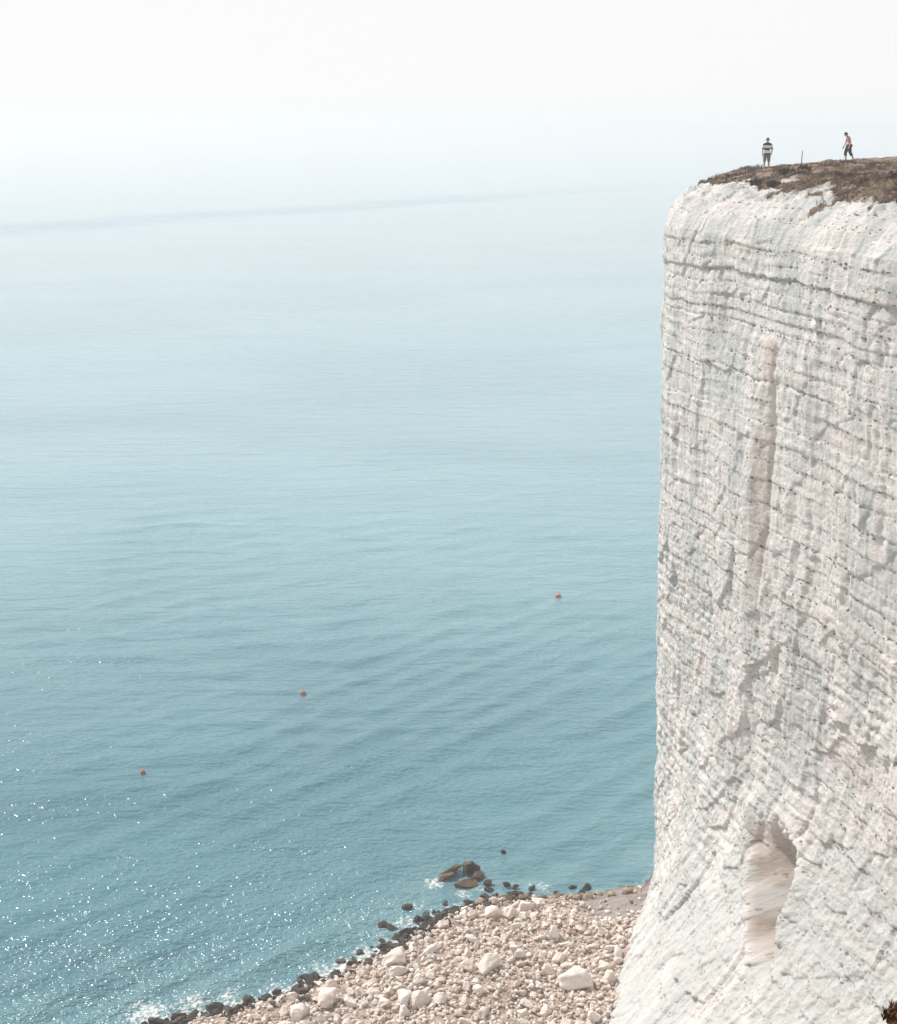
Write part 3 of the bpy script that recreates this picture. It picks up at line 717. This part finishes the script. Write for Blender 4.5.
# ------------------------------------------------------------------ clifftop scrub
def scrub_mat(name, a, b, c):
    M = Mat(name, .9, .1)
    r = M.at('rnd'); col = M.mix(M.mr(r, 0, .6), a, b); col = M.mix(M.mr(r, .6, 1), col, c); M.col(col); return M.m
MAT_TURF = scrub_mat('dry_scrub', (.065, .046, .033), (.235, .16, .112), (.44, .33, .235))
MAT_BUSH = scrub_mat('dark_bush', (.018, .018, .012), (.05, .042, .026), (.10, .08, .045))
def blades(points, hmin, hmax, per, spread, wid=.03, seed=1, root=.03):
    r = np.random.default_rng(seed); V = []; Rn = []
    for (x, y, z, sc) in points:
        for _ in range(per):
            a = r.uniform(0, 2 * np.pi); rad = spread * sc * r.random() ** .75
            bx, by = x + rad * math.cos(a), y + rad * math.sin(a)
            h = r.uniform(hmin, hmax) * sc; l = r.uniform(.2, .9) * h; a2 = r.uniform(0, 2 * np.pi); ww = wid * r.uniform(.6, 1.6)
            px, py = -math.sin(a2) * ww, math.cos(a2) * ww
            t = (bx + l * math.cos(a2), by + l * math.sin(a2), z + h); mid = (bx + .35 * l * math.cos(a2), by + .35 * l * math.sin(a2), z + .62 * h)
            V += [(bx - px, by - py, z - root), (bx + px, by + py, z - root), (mid[0] + px * .9, mid[1] + py * .9, mid[2]), (mid[0] - px * .9, mid[1] - py * .9, mid[2]),
                  (t[0] + px * .2, t[1] + py * .2, t[2]), (t[0] - px * .2, t[1] - py * .2, t[2])]
            Rn += [r.random()] * 6
    V = np.array(V); k = np.arange(0, len(V), 6)[:, None]
    F = np.vstack([k + np.array([[0, 1, 2, 3]]), k + np.array([[3, 2, 4, 5]])])
    return V, F, np.array(Rn)
def scrub():
    m = (TOP['veg'] > .7) & (TOP['s'] > -6) & (TOP['s'] < 36) & (TOP['de'] < 11)
    idx = np.argwhere(m); pick = idx[rng.choice(len(idx), min(5200, len(idx)), replace=False)]
    clump = fbm(TOP['X'] * .7, TOP['Y'] * .7, o=3, seed=130)
    pts = [(TOP['X'][i, j], TOP['Y'][i, j], TOP['Z'][i, j], .5 + .9 * max(0, clump[i, j] + .2)) for i, j in pick]
    pts = [p for p in pts if not any(abs(p[0] - hx * p[1] / hy) < .45 and -3.0 < p[1] - hy < .5 for hx, hy in ((17.5, 79.7), (23.24, 84.5)))]
    V, F, Rn = blades(pts, .05, .17, 14, .18, .010, 3)
    cl = .5 + .9 * fbm(V[:, 0] * 1.3, V[:, 1] * 1.3, o=3, seed=133)
    me = np_mesh('dry_scrub', V, F, False); attr(me, 'rnd', np.clip(.45 * Rn + .6 * cl - .05, 0, 1))
    tag(link('dry_scrub', me, MAT_TURF), 'brown dry scrub and grass covering the rounded top of the cliff', 'scrub', kind='stuff')
scrub()
def top_at(x, y):
    q = (TOP['X'] - x) ** 2 + (TOP['Y'] - y) ** 2; i = np.unravel_index(q.argmin(), q.shape); return float(TOP['Z'][i])
def bush(x, y, r, label, seed):
    rr = np.random.default_rng(seed); z = top_at(x, y)
    root = bpy.data.objects.new('low_shrub', None); C.objects.link(root); root.location = (x, y, z); tag(root, label, 'shrub', 'dark shrubs on the cliff top')
    V = []; Rn = []
    for _ in range(420):
        a, e = rr.uniform(0, 2 * np.pi), math.asin(rr.uniform(0, 1)); q = r * rr.uniform(.45, 1.0) * (1 + .35 * math.sin(3 * a + seed))
        p = np.array([q * math.cos(e) * math.cos(a), q * math.cos(e) * math.sin(a), q * math.sin(e) * .62])
        u = rr.normal(size=3); u /= np.linalg.norm(u); v = np.cross(u, rr.normal(size=3)); v /= np.linalg.norm(v)
        l = rr.uniform(.04, .09); ww = l * .45
        V += [p - v * ww - u * l, p + v * ww - u * l, p + v * ww + u * l, p - v * ww + u * l]; Rn += [rr.random()] * 4
    me = np_mesh('foliage', np.array(V), np.arange(len(V)).reshape(-1, 4), False); attr(me, 'rnd', np.array(Rn))
    link('foliage', me, MAT_BUSH, root)
    bm = bmesh.new()
    for k in range(6):
        a = rr.uniform(0, 6.28); p1 = Vector((.6 * r * math.cos(a), .6 * r * math.sin(a), r * .45)); tube(bm, [Vector((0, 0, -.05)), p1 * .5 + Vector((0, 0, .05)), p1], [.025, .018, .008])
    link('stem', bm_mesh('stem', bm), MAT_STEM, root)
def tube(bm, pts, rad, n=6):
    rings = []
    for i, p in enumerate(pts):
        d = (pts[min(i + 1, len(pts) - 1)] - pts[max(i - 1, 0)]).normalized()
        u = d.orthogonal().normalized(); v = d.cross(u)
        rings.append([bm.verts.new(p + (u * math.cos(2 * math.pi * k / n) + v * math.sin(2 * math.pi * k / n)) * rad[i]) for k in range(n)])
    for a, b in zip(rings, rings[1:]):
        for k in range(n): bm.faces.new((a[k], a[(k + 1) % n], b[(k + 1) % n], b[k]))
    bm.faces.new(rings[0][::-1]); bm.faces.new(rings[-1])
MAT_STEM = simple('shrub_stem', (.11, .075, .05))
BUSH = [(16.15, 75.6, .42, 'dark round shrub on the slope just below the person in the striped jersey'),
        (16.5, 73.4, .36, 'small dark shrub low on the slope, left end of the shrub row'),
        (17.6, 75.0, .42, 'dark shrub right of the person in the striped jersey'),
        (18.5, 75.2, .32, 'small dark shrub on the slope beneath the thin post'),
        (20.6, 66.0, .45, 'dark spreading shrub in the middle of the right hand slope'),
        (21.0, 63.6, .5, 'biggest dark shrub, low on the right hand slope above bare chalk'),
        (20.3, 61.8, .34, 'dark shrub lowest on the right hand slope'),
        (22.4, 67.5, .36, 'small dark shrub below the walking person'),
        (23.3, 69.5, .4, 'dark shrub near the skyline right of the walking person'),
        (22.3, 61.0, .42, 'dark shrub at the right edge of the slope')]
for k, (x, y, r, lb) in enumerate(BUSH): bush(x, y, r, lb, 900 + k)

# thin post on the top
def post():
    z = top_at(19.5, 80); bm = bmesh.new()
    tube(bm, [Vector((0, 0, -.2)), Vector((0, 0, .3)), Vector((.01, 0, .74)), Vector((.012, 0, .80))], [.028, .026, .023, .012], 8)
    o = link('marker_post', bm_mesh('marker_post', bm, False), simple('weathered_wood', (.17, .155, .14))); o.location = (19.5, 80, z)
    tag(o, 'thin grey weathered post standing between the two people on the cliff top', 'post')
post()

# near clifftop ledge and the dry tuft that pokes into the frame
def near_tuft():
    xs = np.linspace(.55, 3.2, 60); ys = np.linspace(.6, 2.75, 60); X, Y = np.meshgrid(xs, ys)
    d = np.hypot((X - 1.7) / 1.0, (Y - 1.3) / 1.22)
    Z = 44.98 - .25 * np.clip(d - .55, 0, 9) - 2.2 * np.clip(d - .92, 0, 9) ** 1.2 + .05 * fbm(X * 3, Y * 3, seed=150)
    me = np_mesh('turf_ledge', np.stack([X, Y, Z], -1).reshape(-1, 3), grid_faces(60, 60))
    M = Mat('ledge_earth', .95, .1); P = M.pos(); M.col(M.mix(M.noise(P, 9, 5), (.10, .07, .045), (.45, .37, .30))); M.bump(M.noise(P, 30, 4), .04)
    tag(link('turf_ledge', me, M.m), kind='structure')
    V, F, Rn = blades([(0, 0, 0, 1), (.03, .0, 0, .9), (.0, -.03, 0, .8)], .005, .020, 420, .030, .0016, 5, .004)
    me = np_mesh('dry_tuft', V, F, False); attr(me, 'rnd', Rn)
    o = link('dry_tuft', me, scrub_mat('dead_plant', (.012, .009, .007), (.13, .06, .027), (.30, .15, .075))); o.location = (.868, 2.36, 44.945)
    tag(o, 'dark brown dry tuft on the near cliff edge in the bottom right corner', 'plant')
near_tuft()

# ------------------------------------------------------------------ buoys
def lathe(prof, n=24):
    bm = bmesh.new(); rings = []
    for r, z in prof: rings.append([bm.verts.new((max(r, .001) * math.cos(2 * math.pi * k / n), max(r, .001) * math.sin(2 * math.pi * k / n), z)) for k in range(n)])
    for a, b in zip(rings, rings[1:]):
        for k in range(n): bm.faces.new((a[k], a[(k + 1) % n], b[(k + 1) % n], b[k]))
    bm.faces.new(rings[0][::-1]); bm.faces.new(rings[-1]); return bm
MAT_ORANGE = simple('buoy_orange', (.52, .10, .045), .45, .2, 4); MAT_CAP = simple('buoy_cap', (.70, .66, .62), .5, .15, 5); MAT_ROPE = simple('rope', (.10, .085, .07), .9)
def buoy(x, y, r, label, tilt):
    root = bpy.data.objects.new('buoy', None); C.objects.link(root); root.location = (x, y, .02); root.rotation_euler = tilt; tag(root, label, 'buoy', 'orange buoys afloat')
    prof = [(.05 * r, -.75 * r)] + [(r * math.cos(t), r * math.sin(t) + .25 * r) for t in np.linspace(-1.1, 1.15, 14)] + [(.2 * r, 1.4 * r)]
    link('float', bm_mesh('float', lathe(prof)), MAT_ORANGE, root)
    link('cap', bm_mesh('cap', lathe([(.30 * r, 1.17 * r), (.34 * r, 1.3 * r), (.26 * r, 1.52 * r), (.18 * r, 1.66 * r), (.05 * r, 1.7 * r)])), MAT_CAP, root)
    bm = bmesh.new(); tube(bm, [Vector((r * .18 * math.cos(t), 0, 1.7 * r + r * .2 * math.sin(t))) for t in np.linspace(-.4, math.pi + .4, 12)], [.035 * r + .01] * 12)
    link('ring', bm_mesh('ring', bm), MAT_ROPE, root)
buoy(11.32, 138.0, .30, 'orange red buoy floating farthest out, nearest the cliff', (.35, .2, 0))
buoy(-12.46, 112.1, .23, 'orange red buoy floating in the middle of the three buoys', (.2, -.3, 1))
buoy(-22.94, 96.8, .19, 'orange red buoy floating farthest left and nearest the shore', (-.3, .25, 2))

# ------------------------------------------------------------------ people
def skin_mesh(name, verts, edges, rad, root=0, sub=2):
    me = bpy.data.meshes.new(name); me.from_pydata(verts, edges, []); o = bpy.data.objects.new(name, me); C.objects.link(o)
    mod = o.modifiers.new('skin', 'SKIN'); mod.use_smooth_shade = True
    for i, r in enumerate(rad):
        sv = me.skin_vertices[0].data[i]; sv.radius = r if isinstance(r, tuple) else (r, r); sv.use_root = (i == root)
    s = o.modifiers.new('sub', 'SUBSURF'); s.levels = sub; s.render_levels = sub
    dg = bpy.context.evaluated_depsgraph_get(); ev = o.evaluated_get(dg)
    out = bpy.data.meshes.new_from_object(ev); bpy.data.objects.remove(o)
    for p in out.polygons: p.use_smooth = True
    return out
class Skel:
    def __init__(s): s.v = []; s.e = []; s.r = []; s.ix = {}
    def add(s, key, p, r, parent=None):
        s.ix[key] = len(s.v); s.v.append(tuple(p)); s.r.append(r)
        if parent is not None: s.e.append((s.ix[parent], s.ix[key]))
    def mesh(s, name, root=0): return skin_mesh(name, s.v, s.e, s.r, root)
def hand(S, wrist, wpos, d, palm_side):
    """d: unit direction of the fingers; palm_side: unit vector across the palm towards the thumb"""
    d = Vector(d).normalized(); t = Vector(palm_side).normalized(); w_ = Vector(wpos); nrm = d.cross(t)
    S.add(wrist + 'p', w_ + d * .045, (.036, .02), wrist); S.add(wrist + 'q', w_ + d * .085, (.038, .018), wrist + 'p')
    for k, (o, l) in enumerate(((.030, .072), (.010, .080), (-.010, .074), (-.030, .058))):
        b = w_ + d * .095 + t * o
        S.add(f'{wrist}f{k}', b, .0095, wrist + 'q'); S.add(f'{wrist}g{k}', b + d * l * .55 + nrm * .008, .0085, f'{wrist}f{k}'); S.add(f'{wrist}h{k}', b + d * l * .95 + nrm * .028, .007, f'{wrist}g{k}')
    b = w_ + d * .04 + t * .035
    S.add(wrist + 't0', b, .012, wrist + 'p'); S.add(wrist + 't1', b + d * .03 + t * .022, .010, wrist + 't0'); S.add(wrist + 't2', b + d * .062 + t * .026 + nrm * .01, .0085, wrist + 't1')
def head_shape(a):
    """sculpted head: skull, brow, cheeks, nose, chin, ears (figure's own frame)"""
    f = Vector(a['face']).normalized(); side = f.cross(Vector((0, 0, 1))).normalized(); up = side.cross(f).normalized()
    V, F = ICO3; x, y, z = V[:, 0], V[:, 1], V[:, 2]           # x side, y front, z up
    W = np.stack([x * .076, y * .096, z * .118], -1)
    low = np.clip(-z, 0, 1); W[:, 0] *= 1 - .32 * low ** 1.3; W[:, 1] *= 1 - .18 * low * (y < 0)
    g = lambda cx, cz, sx, sz: np.exp(-((x - cx) / sx) ** 2 - ((z - cz) / sz) ** 2) * (y > 0)
    W[:, 1] += .026 * g(0, -.12, .13, .16) + .010 * g(0, .06, .10, .2) + .008 * g(0, .22, .5, .08) - .012 * (g(.42, .06, .2, .12) + g(-.42, .06, .2, .12)) + .008 * g(0, -.46, .28, .05) + .006 * g(0, -.56, .24, .05) - .006 * g(0, -.51, .3, .03) + .012 * g(0, -.80, .3, .14)
    ex = []
    for q in (-1, 1):
        E = ICO2[0] * np.array([.012, .022, .034]) + np.array([q * .078, -.008, -.004]); ex.append(E)
    allV = np.vstack([W] + ex); n0 = len(W); n1 = len(ICO2[0])
    allF = np.vstack([F] + [ICO2[1] + n0 + k * n1 for k in range(2)])
    M = np.array([side, f, up]); c = np.array(Vector(a['jaw']).lerp(Vector(a['skull']), .72))
    return allV @ M + c, allF, (Vector(c), f, side, up)
def figure(J, name, mat, root):
    """J: joint positions (front of the figure looks along -Y); returns the body object and the bone of every vertex"""
    S = Skel(); a = J
    S.add('pelvis', a['pelvis'], (.135, .105)); S.add('waist', a['waist'], (.125, .095), 'pelvis'); S.add('chest', a['chest'], (.155, .11), 'waist')
    S.add('upper', a['upper'], (.12, .085), 'chest'); S.add('neck', a['neck'], (.055, .055), 'upper'); S.add('nape', Vector(a['neck']).lerp(Vector(a['skull']), .5), (.052, .056), 'neck')
    for q in ('L', 'R'):
        S.add('sh' + q, a['sh' + q], .062, 'upper'); S.add('el' + q, a['el' + q], .045, 'sh' + q); S.add('wr' + q, a['wr' + q], .031, 'el' + q)
        hand(S, 'wr' + q, a['wr' + q], Vector(a['wr' + q]) - Vector(a['el' + q]) + Vector((0, 0, -.12)), a.get('thumb' + q, (0, -1, 0)))
        S.add('hip' + q, a['hip' + q], .098, 'pelvis'); S.add('th' + q, Vector(a['hip' + q]).lerp(Vector(a['kn' + q]), .45), .085, 'hip' + q)
        S.add('kn' + q, a['kn' + q], .06, 'th' + q); S.add('ca' + q, Vector(a['kn' + q]).lerp(Vector(a['an' + q]), .35) + Vector(a.get('back', (0, .015, 0))), .058, 'kn' + q)
        S.add('an' + q, a['an' + q], .04, 'ca' + q); fd = Vector(a.get('toe' + q, (0, -1, -.35))).normalized()
        S.add('he' + q, Vector(a['an' + q]) + Vector((0, 0, -.035)) - fd * .02, (.038, .03), 'an' + q)
        S.add('ba' + q, Vector(a['an' + q]) + fd * .13 + Vector((0, 0, -.02)), (.045, .025), 'an' + q); S.add('to' + q, Vector(a['an' + q]) + fd * .19 + Vector((0, 0, -.02)), (.038, .018), 'ba' + q)
    me = S.mesh(name); HV, HF, frame = head_shape(a)
    bm = bmesh.new(); bm.from_mesh(me); hv = [bm.verts.new(v) for v in HV]
    for f in HF: bm.faces.new([hv[i] for i in f])
    bmesh.ops.recalc_face_normals(bm, faces=bm.faces); me2 = bpy.data.meshes.new(name); bm.to_mesh(me2); bm.free()
    o = bpy.data.objects.new(name, me2); C.objects.link(o)
    m = o.modifiers.new('join', 'REMESH'); m.mode = 'VOXEL'; m.voxel_size = .0075; m.use_smooth_shade = True
    sm = o.modifiers.new('smooth', 'SMOOTH'); sm.factor = .5; sm.iterations = 2
    out = bpy.data.meshes.new_from_object(o.evaluated_get(bpy.context.evaluated_depsgraph_get())); bpy.data.objects.remove(o)
    for p in out.polygons: p.use_smooth = True
    body = link(name, out, mat, root)
    V = np.empty(len(out.vertices) * 3, np.float32); out.vertices.foreach_get('co', V); V = V.reshape(-1, 3)
    best = np.full(len(V), 9.0); bone = np.zeros(len(V), int); names = []
    for k, (i, j) in enumerate(S.e):
        A, B = np.array(S.v[i]), np.array(S.v[j]); AB = B - A; t = np.clip(((V - A) @ AB) / (AB @ AB + 1e-9), 0, 1)
        ra, rb = np.max(S.r[i]), np.max(S.r[j]); d = np.linalg.norm(V - A - t[:, None] * AB, axis=1) - (ra + (rb - ra) * t)
        inv = {v: q for q, v in S.ix.items()}; names.append(inv[j])
        m_ = d < best; best[m_] = d[m_]; bone[m_] = k
    return body, V, np.array(names)[bone], frame
def cloth_from(body, V, keep, name, mat, root, off, thick=.006, smooth=6):
    """a garment cut from the body's own surface and eased outwards, so it follows the pose"""
    me = body.data; bm = bmesh.new(); bm.from_mesh(me); bm.verts.ensure_lookup_table()
    nv = [v.normal.copy() for v in bm.verts]
    for v in bm.verts: v.co = v.co + nv[v.index] * off
    bmesh.ops.delete(bm, geom=[v for v in bm.verts if not keep[v.index]], context='VERTS')
    for _ in range(smooth): bmesh.ops.smooth_vert(bm, verts=bm.verts, factor=.5, use_axis_x=True, use_axis_y=True, use_axis_z=True)
    # keep only the largest piece
    bm.verts.ensure_lookup_table(); seen = set(); best = []
    for v in bm.verts:
        if v in seen: continue
        st = [v]; comp = []; seen.add(v)
        while st:
            q = st.pop(); comp.append(q)
            for e in q.link_edges:
                w_ = e.other_vert(q)
                if w_ not in seen: seen.add(w_); st.append(w_)
        if len(comp) > len(best): best = comp
    bs = set(best); bmesh.ops.delete(bm, geom=[v for v in bm.verts if v not in bs], context='VERTS')
    o = link(name, bm_mesh(name, bm), mat, root)
    s = o.modifiers.new('thick', 'SOLIDIFY'); s.thickness = thick; s.offset = 1
    return o
def head_parts(root, body, V, frame, hair_mat, low=-.02):
    c, f, side, up = frame
    q = V - np.array(c); u = q @ np.array(up); fr = q @ np.array(f)
    r = np.linalg.norm(q, axis=1)
    keep = (r < .16) & (u > low + .55 * np.clip(fr, -.06, .12)+ .02) & (u > -.06)
    cloth_from(body, V, keep, 'hair', hair_mat, root, .010, .012, 2)
    for s in (-1, 1):
        bm = bmesh.new(); bmesh.ops.create_uvsphere(bm, u_segments=12, v_segments=8, radius=.012)
        e = link('eye', bm_mesh('eye', bm), MAT_EYE, root); e.location = c + f * .076 + side * s * .031 + up * .006
    bm = bmesh.new(); bmesh.ops.create_uvsphere(bm, u_segments=12, v_segments=6, radius=1, matrix=Matrix.Diagonal((.021, .010, .006, 1)))
    e = link('mouth', bm_mesh('mouth', bm), MAT_LIP, root); e.location = c + f * .083 - up * .060; e.rotation_euler = Matrix((side, -f, up)).transposed().to_euler()
MAT_EYE = simple('eye', (.05, .04, .035), .3); MAT_LIP = simple('lips', (.38, .17, .14), .5)
def skin_tone(name, c): return simple(name, c, .55, .08, 3)

def garment(name, root, mat, nodes, edges, rootidx=0):
    me = skin_mesh(name, [n[0] for n in nodes], edges, [n[1] for n in nodes], rootidx, 2)
    return link(name, me, mat, root)

def jersey_person():
    root = bpy.data.objects.new('person', None); C.objects.link(root)
    x, y = 17.5, 79.7; root.location = (x, y, top_at(x, y) - .03); root.rotation_euler = (0, 0, R(-8))
    tag(root, 'person standing at the cliff edge in a black and white striped jersey and grey shorts', 'person')
    a = dict(pelvis=(0, 0, .95), waist=(0, .01, 1.10), chest=(0, .015, 1.27), upper=(0, .02, 1.41), neck=(0, .005, 1.50), jaw=(0, -.015, 1.58), skull=(0, -.005, 1.66), crown=(0, 0, 1.72), face=(0, -1, -.1),
             shL=(-.185, .02, 1.40), elL=(-.235, .05, 1.12), wrL=(-.245, -.02, .89), shR=(.185, .02, 1.40), elR=(.265, .06, 1.13), wrR=(.225, -.06, .93),
             hipL=(-.095, 0, .90), knL=(-.115, -.015, .50), anL=(-.125, .02, .09), hipR=(.095, 0, .90), knR=(.115, -.01, .50), anR=(.13, .02, .09), toeL=(-.25, -1, -.25), toeR=(.25, -1, -.25), thumbL=(.2, -1, 0), thumbR=(-.2, -1, 0))
    body, V, bone, frame = figure(a, 'body', skin_tone('skin_fair', (.50, .31, .24)), root)
    head_parts(root, body, V, frame, simple('hair_brown', (.055, .035, .022)))
    arm = np.char.startswith(bone, 'el') | np.char.startswith(bone, 'sh')
    trunk = np.isin(bone, ['waist', 'chest', 'upper']) | np.char.startswith(bone, 'hip')
    leg = np.char.startswith(bone, 'th') | np.char.startswith(bone, 'kn')
    M = Mat('striped_jersey', .85, .2); sp = M.n('SeparateXYZ'); M.put(sp.inputs[0], M.obj())
    ramp = M.n('ValToRGB'); ramp.color_ramp.interpolation = 'CONSTANT'; M.put(ramp.inputs[0], M.mr(sp.outputs[2], .8, 1.5, 0, 1, False))
    dk, wt = (.018, .02, .026, 1), (.72, .72, .71, 1)
    el = ramp.color_ramp.elements; el[0].position = 0; el[0].color = dk; el[1].position = .21; el[1].color = wt
    for p, c in ((.43, dk), (.60, wt), (.82, dk)): e = el.new(p); e.color = c
    M.col(ramp.outputs[0]); M.bump(M.noise(M.obj(), 60, 3), .01, .5)
    z = V[:, 2]
    cloth_from(body, V, ((trunk & (z > .86)) | (arm & (z > 1.16)) | (bone == 'neck') & (z < 1.475)), 'jersey', M.m, root, .022)
    cloth_from(body, V, (((bone == 'waist') & (z < .98)) | np.char.startswith(bone, 'hip') | leg) & (z > .47) & (z < .97), 'shorts', simple('grey_cotton', (.17, .16, .135)), root, .017)
    for q in ('L', 'R'): shoe(root, a, q, simple('shoe_canvas', (.20, .17, .14)))
def shoe(root, a, q, mat):
    p = Vector(a['an' + q]); fd = Vector(a['toe' + q]); fd.z = 0; fd.normalize()
    b = p + Vector((0, 0, -.045))
    me = skin_mesh('shoe', [tuple(b - fd * .05), tuple(b + fd * .06), tuple(b + fd * .16 + Vector((0, 0, -.008))), tuple(b + fd * .215 + Vector((0, 0, -.012)))], [(0, 1), (1, 2), (2, 3)], [(.046, .046), (.05, .046), (.052, .036), (.036, .026)], 1, 2)
    link('shoe', me, mat, root)
def walking_person():
    root = bpy.data.objects.new('person', None); C.objects.link(root)
    x, y = 23.24, 84.5; root.location = (x, y, top_at(x, y) - .06); root.rotation_euler = (0, 0, R(-84))
    tag(root, 'person walking left along the skyline with bowed head, bare torso and long black shorts', 'person')
    a = dict(pelvis=(0, .03, .93), waist=(0, .045, 1.08), chest=(0, .03, 1.25), upper=(0, -.03, 1.38), neck=(0, -.085, 1.455), jaw=(0, -.155, 1.50), skull=(0, -.165, 1.575), crown=(0, -.15, 1.63), face=(0, -.86, -.5),
             shL=(-.18, -.02, 1.375), elL=(-.215, -.06, 1.10), wrL=(-.20, -.17, .90), shR=(.18, -.02, 1.375), elR=(.22, .06, 1.11), wrR=(.21, -.02, .87),
             hipL=(-.09, .03, .88), knL=(-.095, -.10, .50), anL=(-.09, -.05, .09), hipR=(.09, .04, .88), knR=(.095, .13, .50), anR=(.09, .36, .15), toeL=(0, -1, -.3), toeR=(0, -.8, -.8), back=(0, .02, 0))
    body, V, bone, frame = figure(a, 'body', skin_tone('skin_flushed', (.52, .32, .26)), root)
    head_parts(root, body, V, frame, simple('hair_dark', (.03, .022, .016)))
    leg = np.char.startswith(bone, 'th') | np.char.startswith(bone, 'kn') | np.char.startswith(bone, 'ca'); z = V[:, 2]
    cloth_from(body, V, (((bone == 'waist') & (z < 1.0)) | np.char.startswith(bone, 'hip') | leg) & (z > .36), 'shorts', simple('black_cotton', (.016, .017, .019)), root, .024)
    N = [((-.08, .15, 1.0), (.07, .05)), ((0, .185, .98), (.10, .07)), ((.08, .16, .97), (.07, .05)), ((.02, .2, .82), (.07, .05))]
    garment('tied_jacket', root, simple('black_fleece', (.02, .02, .022)), N, [(0, 1), (1, 2), (1, 3)], 1)
    for q in ('L', 'R'): shoe(root, a, q, simple('shoe_dark', (.07, .055, .05)))
jersey_person(); walking_person()
